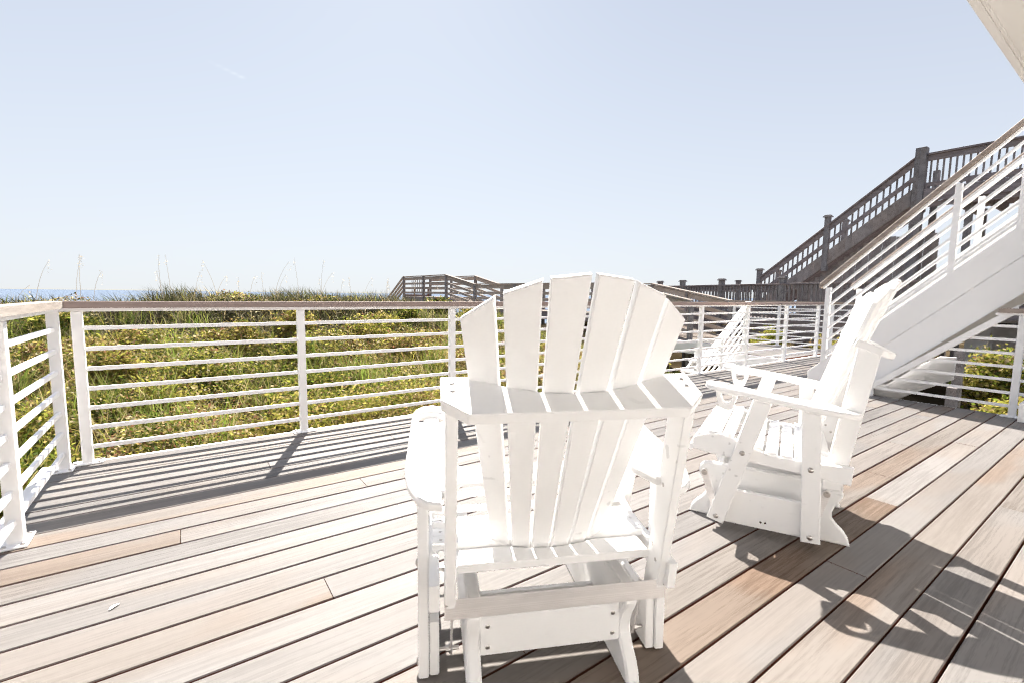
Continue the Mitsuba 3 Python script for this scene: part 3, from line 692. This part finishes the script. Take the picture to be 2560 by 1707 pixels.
dull = rng.uniform(0, 1, n) < up_ * .85
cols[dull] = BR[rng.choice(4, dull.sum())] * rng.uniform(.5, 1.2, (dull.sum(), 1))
P0 = np.stack([x, y, ground_z(x, y) - .02], -1)
V1, F1, C1 = blades(rng, P0, Hh, lean, rng.uniform(.006, .014, n) * (1 + .03 * y), cols)
tx, ty = scatter(380, -10, 12, 4.2, 10.4)                                             # taller fresh tufts
nb = 70; n = len(tx) * nb
x, y = np.repeat(tx, nb) + rng.normal(0, .10, n), np.repeat(ty, nb) + rng.normal(0, .10, n)
la = rng.uniform(0, 2 * np.pi, n); lm = rng.uniform(.08, .38, n)
lean = np.stack([np.cos(la) * lm, np.sin(la) * lm, -lm * .35], -1)
cols = np.array([(.19, .27, .05), (.29, .33, .08), (.40, .36, .17)])[rng.integers(0, 3, n)] * rng.uniform(.5, 1.2, (n, 1)) * np.repeat(rng.uniform(.6, 1.2, len(tx)), nb)[:, None]
V2, F2, C2 = blades(rng, np.stack([x, y, ground_z(x, y) - .02], -1), rng.uniform(.3, .70, n) * np.repeat(rng.uniform(.7, 1.2, len(tx)), nb), lean, rng.uniform(.009, .017, n), cols)
V, Fc, C = np.vstack([V1, V2]), np.vstack([F1, F2 + len(V1)]), np.vstack([C1, C2])
scene['dune_grass'] = mikit.ply((V, Fc), 'leaf', smooth=False, color=C)
labels['dune_grass'] = {'label': 'yellow green and dry grass covering the dune beyond the railing', 'category': 'grass', 'kind': 'stuff'}
x, y = scatter(520000, -14, 22, 3.9, 13.8, 1.45)
cl = meshkit.fbm(np.stack([x * 1.1, y * 1.1, 0 * x], -1), 3, seed=33); hue = meshkit.fbm(np.stack([x * .7, y * .7, 0 * x + 5], -1), 2, seed=41)
keep = rng.uniform(0, 1, len(x)) < np.clip((cl - .36) * 5, .10, 1)
x, y, cl, hue = x[keep], y[keep], cl[keep], hue[keep]; n = len(x)
hz = rng.uniform(0, 1, n) ** .6 * np.clip(cl - .28, 0, 1) * np.where(y > 10.5, .6, 1.05)
cols = np.where((hue > .52)[:, None], pick(rng, n, (1.0, 3.5, 2.5, 1.8, 2.5, 6, 1.2)), pick(rng, n, (.5, 1.2, 3.5, 3, 2.2, 2.5, 3.6)))
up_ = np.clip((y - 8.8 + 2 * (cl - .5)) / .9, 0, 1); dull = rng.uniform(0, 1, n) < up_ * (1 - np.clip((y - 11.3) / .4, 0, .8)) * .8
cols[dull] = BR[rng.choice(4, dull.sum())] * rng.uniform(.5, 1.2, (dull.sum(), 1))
pale = rng.uniform(0, 1, n) < .09
cols[pale] = np.array([.62, .56, .36]) * rng.uniform(.7, 1.1, (pale.sum(), 1))
V, Fc, C = leaves(rng, np.stack([x, y, ground_z(x, y) + hz], -1), rng.uniform(.011, .027, n) * (.55 + .085 * y), cols)
scene['ground_cover'] = mikit.ply((V, Fc), 'leaf', smooth=False, color=C)
labels['ground_cover'] = {'label': 'low leafy scrub in yellow green and brown between the dune grass', 'category': 'scrub', 'kind': 'stuff'}

def bush(label, x, y, z, rx, ry, rz, n, w, seed, lsize=(.02, .045), group=None):
    r = np.random.default_rng(seed); t = thing('bush', label, 'bush', group)
    ncl = 26; cc = r.normal(size=(ncl, 3)); cc /= np.linalg.norm(cc, axis=1)[:, None]; cc[:, 2] = np.abs(cc[:, 2]); cc *= r.uniform(.35, .85, (ncl, 1))
    q = cc[r.integers(0, ncl, n)] + r.normal(size=(n, 3)) * .16
    C = np.array([x, y, z]) + q * [rx, ry, rz]
    V, Fc, col = leaves(r, C, r.uniform(*lsize, n), pick(r, n, w), .2)
    part(t, 'leaves', (V, Fc), 'leaf', False, color=col)
    st_ = [common_tube(np.array([[x, y, z - .35], [x, y, z]]) if i == 0 else np.array([[x + .05 * i, y, z - .35], np.array([x, y, z]) + cc[i] * [rx, ry, rz] * .9]), .012) for i in range(7)]
    part(t, 'stem', cat(st_), 'stalk', True)
def common_tube(p, r, sides=5):
    p = np.asarray(p, float); t = np.gradient(p, axis=0); t /= np.linalg.norm(t, axis=1)[:, None]
    a = np.cross(t, [.9, .1, .3]); a /= np.linalg.norm(a, axis=1)[:, None]; b = np.cross(t, a)
    an = np.arange(sides) * 2 * np.pi / sides; rr = np.broadcast_to(r, (len(p),))
    V = p[:, None] + rr[:, None, None] * (np.cos(an)[None, :, None] * a[:, None] + np.sin(an)[None, :, None] * b[:, None])
    i, j = np.meshgrid(np.arange(len(p) - 1), np.arange(sides), indexing='ij')
    q = np.stack([i * sides + j, i * sides + (j + 1) % sides, (i + 1) * sides + (j + 1) % sides, (i + 1) * sides + j], -1).reshape(-1, 4)
    return trimesh.Trimesh(V.reshape(-1, 3), np.vstack([q[:, [0, 1, 2]], q[:, [0, 2, 3]]]), process=False)
YG = (3, 5, 1, .5, 2, 6, .3)
bush('bright yellow green hedge low behind the railing at the right, nearest to the deck edge', 8.9, 1.15, -.72, .9, .35, .46, 10000, (2, 5, 4, 2, .6, 7, .3), 1)
bush('tall loose light green bush at the right beside the taller timber post', 10.6, 1.55, -.45, .6, .5, .85, 7000, (2, 4, 2, 2, 2, 4, .6), 2)
bush('brown and pinkish half dry bush at the right, behind the bright hedge', 9.9, 1.05, -.75, .6, .35, .55, 5000, (1, 2, 3, 3, 1, 1, 4), 3)
bush('yellow orange bush at the right edge of the frame behind the railing post', 10.6, .55, -.6, .6, .4, .6, 6000, (1, 3, 4, 2, 1, 4, 2), 4)
bush('golden green bush behind the white landing, left of the railing post', 11.85, 5.75, -.50, .7, .55, .80, 8000, YG, 5)
bush('orange tinted bush behind the white landing, next to the foot of the white staircase', 11.75, 4.2, -.55, .6, .65, .80, 8000, (1, 3, 4, 3, 1, 4, 2), 6)
bush('dark leafy bush at the shaded foot of the boardwalk beyond the foreground chair', 9.0, 13.0, -.05, .8, .8, .55, 5000, (2, 1, .5, .3, 6, 1, .5), 7, (.03, .06))
bush('golden flowering bush below the deck edge, just left of the foreground chair', 1.75, 5.35, -.45, 1.0, .8, .55, 9000, (1.5, 4, 4, 2, 1, 5, .8), 8, (.012, .026))
bush('low green and brown bush below the deck corner at the left', -1.2, 4.7, -.55, .9, .6, .5, 7000, (3, 4, 1, 1, 3, 3, 1.5), 9, (.014, .03))
bush('yellow green bush under the boardwalk steps, right of the foreground chair', 8.4, 7.2, -.85, 1.1, .8, .7, 8000, YG, 10)
bush('dark scrubby bush standing above the dune crest, left of centre', 1.0, 11.9, .62, .55, .4, .38, 3500, (2, 2, 1, .6, 5, 2, 1), 11)
bush('dark scrubby bush standing above the dune crest, just left of the boardwalk platform', 6.0, 12.2, .60, .6, .4, .36, 3500, (2, 1, 1, .6, 5, 1, 1), 12)

r0 = np.random.default_rng(404)
bx, by = scatter(4000, -8, 8.6, 4.7, 10.4)
got = []
for q in zip(bx, by):
    if all(math.hypot(q[0] - g[0], (q[1] - g[1])) > .95 for g in got): got.append(q)
    if len(got) == 34: break
BW = [(1, 4, 3, 1.5, 2, 6, 1), (.6, 2, 4, 3, 1.5, 3, 3.5), (3, 4, 1, .6, 4, 3, .6), (.5, 3, 5, 2, 1, 5, 2)]
for i, (x_, y_) in enumerate(got):
    bush('low leafy bush in yellow green or brown on the dune slope beyond the seaward railing', x_, y_, float(ground_z(x_, y_)) + .10, r0.uniform(.35, .75), r0.uniform(.3, .6), r0.uniform(.28, .55), int(r0.integers(2200, 4200)), BW[i % 4], 500 + i, (.010 + .001 * y_, .020 + .002 * y_), 'low bushes on the dune')

# dry sea oat stalks above the crest
r = np.random.default_rng(77)
spots = [(-3.1, 11.6), (-2.4, 11.4), (-2.2, 11.9), (-1.6, 11.5), (-1.4, 11.8), (-.3, 11.2), (.2, 11.7), (.55, 11.4), (.6, 11.9), (1.0, 11.6), (1.15, 11.3), (1.5, 11.9), (1.7, 11.5), (2.2, 11.7), (2.6, 11.4), (2.75, 11.9),
         (3.1, 11.6), (3.35, 11.5), (3.7, 11.8), (4.2, 11.5), (4.4, 11.9), (5.0, 11.6), (5.6, 11.9), (6.3, 11.6), (6.5, 11.7), (6.6, 11.4), (6.75, 11.9), (6.85, 11.5), (7.0, 11.8), (7.1, 11.5), (7.25, 11.7), (7.4, 11.9), (6.9, 12.1), (7.05, 11.3), (-.35, 11.5), (-.2, 11.8), (-1.5, 11.3), (1.62, 11.3), (2.66, 11.6), (4.3, 11.4)]
for sx, sy in spots:
    key = thing('sea_oat', 'slender dry sea oat stalk rising above the dune crest against the pale sky', 'grass stalk', 'sea oat stalks on the dune crest')
    z0 = float(ground_z(sx, sy)); Hs = r.uniform(.55, 1.10); lean = r.normal(size=2) * .16
    tt = np.linspace(0, 1, 7)
    pts = np.stack([sx + lean[0] * tt ** 2 + .10 * np.clip(tt - .8, 0, 1), sy + lean[1] * tt ** 2, z0 + Hs * tt], -1)
    part(key, 'stem', common_tube(pts, np.linspace(.004, .0018, 7)), 'stalk', True)
    nh_ = 14; hp = pts[-1] - np.array([0, 0, 1]) * r.uniform(0, .22, (nh_, 1)) + r.normal(size=(nh_, 3)) * [.018, .018, .01]
    V, Fc, _ = leaves(r, hp, r.uniform(.008, .018, nh_), np.zeros((nh_, 3)), 0)
    part(key, 'seed_head', (V, Fc), 'stalk', False)

fe = thing('feather', 'small white feather lying on the deck boards near the lower left corner', 'feather')
r = np.random.default_rng(3)
tt = np.linspace(0, 1, 9); w_ = .011 * np.sin(np.pi * (.08 + .9 * tt)) ** .7
ln = np.stack([.05 * tt, .004 * np.sin(3 * tt), .0015 + .006 * tt * (1 - tt)], -1)
V = np.concatenate([ln + np.stack([0 * tt, w_, .003 + 0 * tt], -1), ln, ln - np.stack([0 * tt, w_ * .7, -.002 + 0 * tt], -1)])
q = np.arange(8)
Fc = np.concatenate([np.c_[q, q + 9, q + 10], np.c_[q, q + 10, q + 1], np.c_[q + 9, q + 18, q + 19], np.c_[q + 9, q + 19, q + 10]])
a_ = .75; R_ = np.array([[math.cos(a_), -math.sin(a_), 0], [math.sin(a_), math.cos(a_), 0], [0, 0, 1]])
scene[fe] = mikit.ply((V * .7 @ R_.T + [-0.25, 1.95, 0.001], Fc), {'type': 'twosided', 'bsdf': {'type': 'diffuse', 'reflectance': rgb(.8, .8, .78)}}, smooth=True)
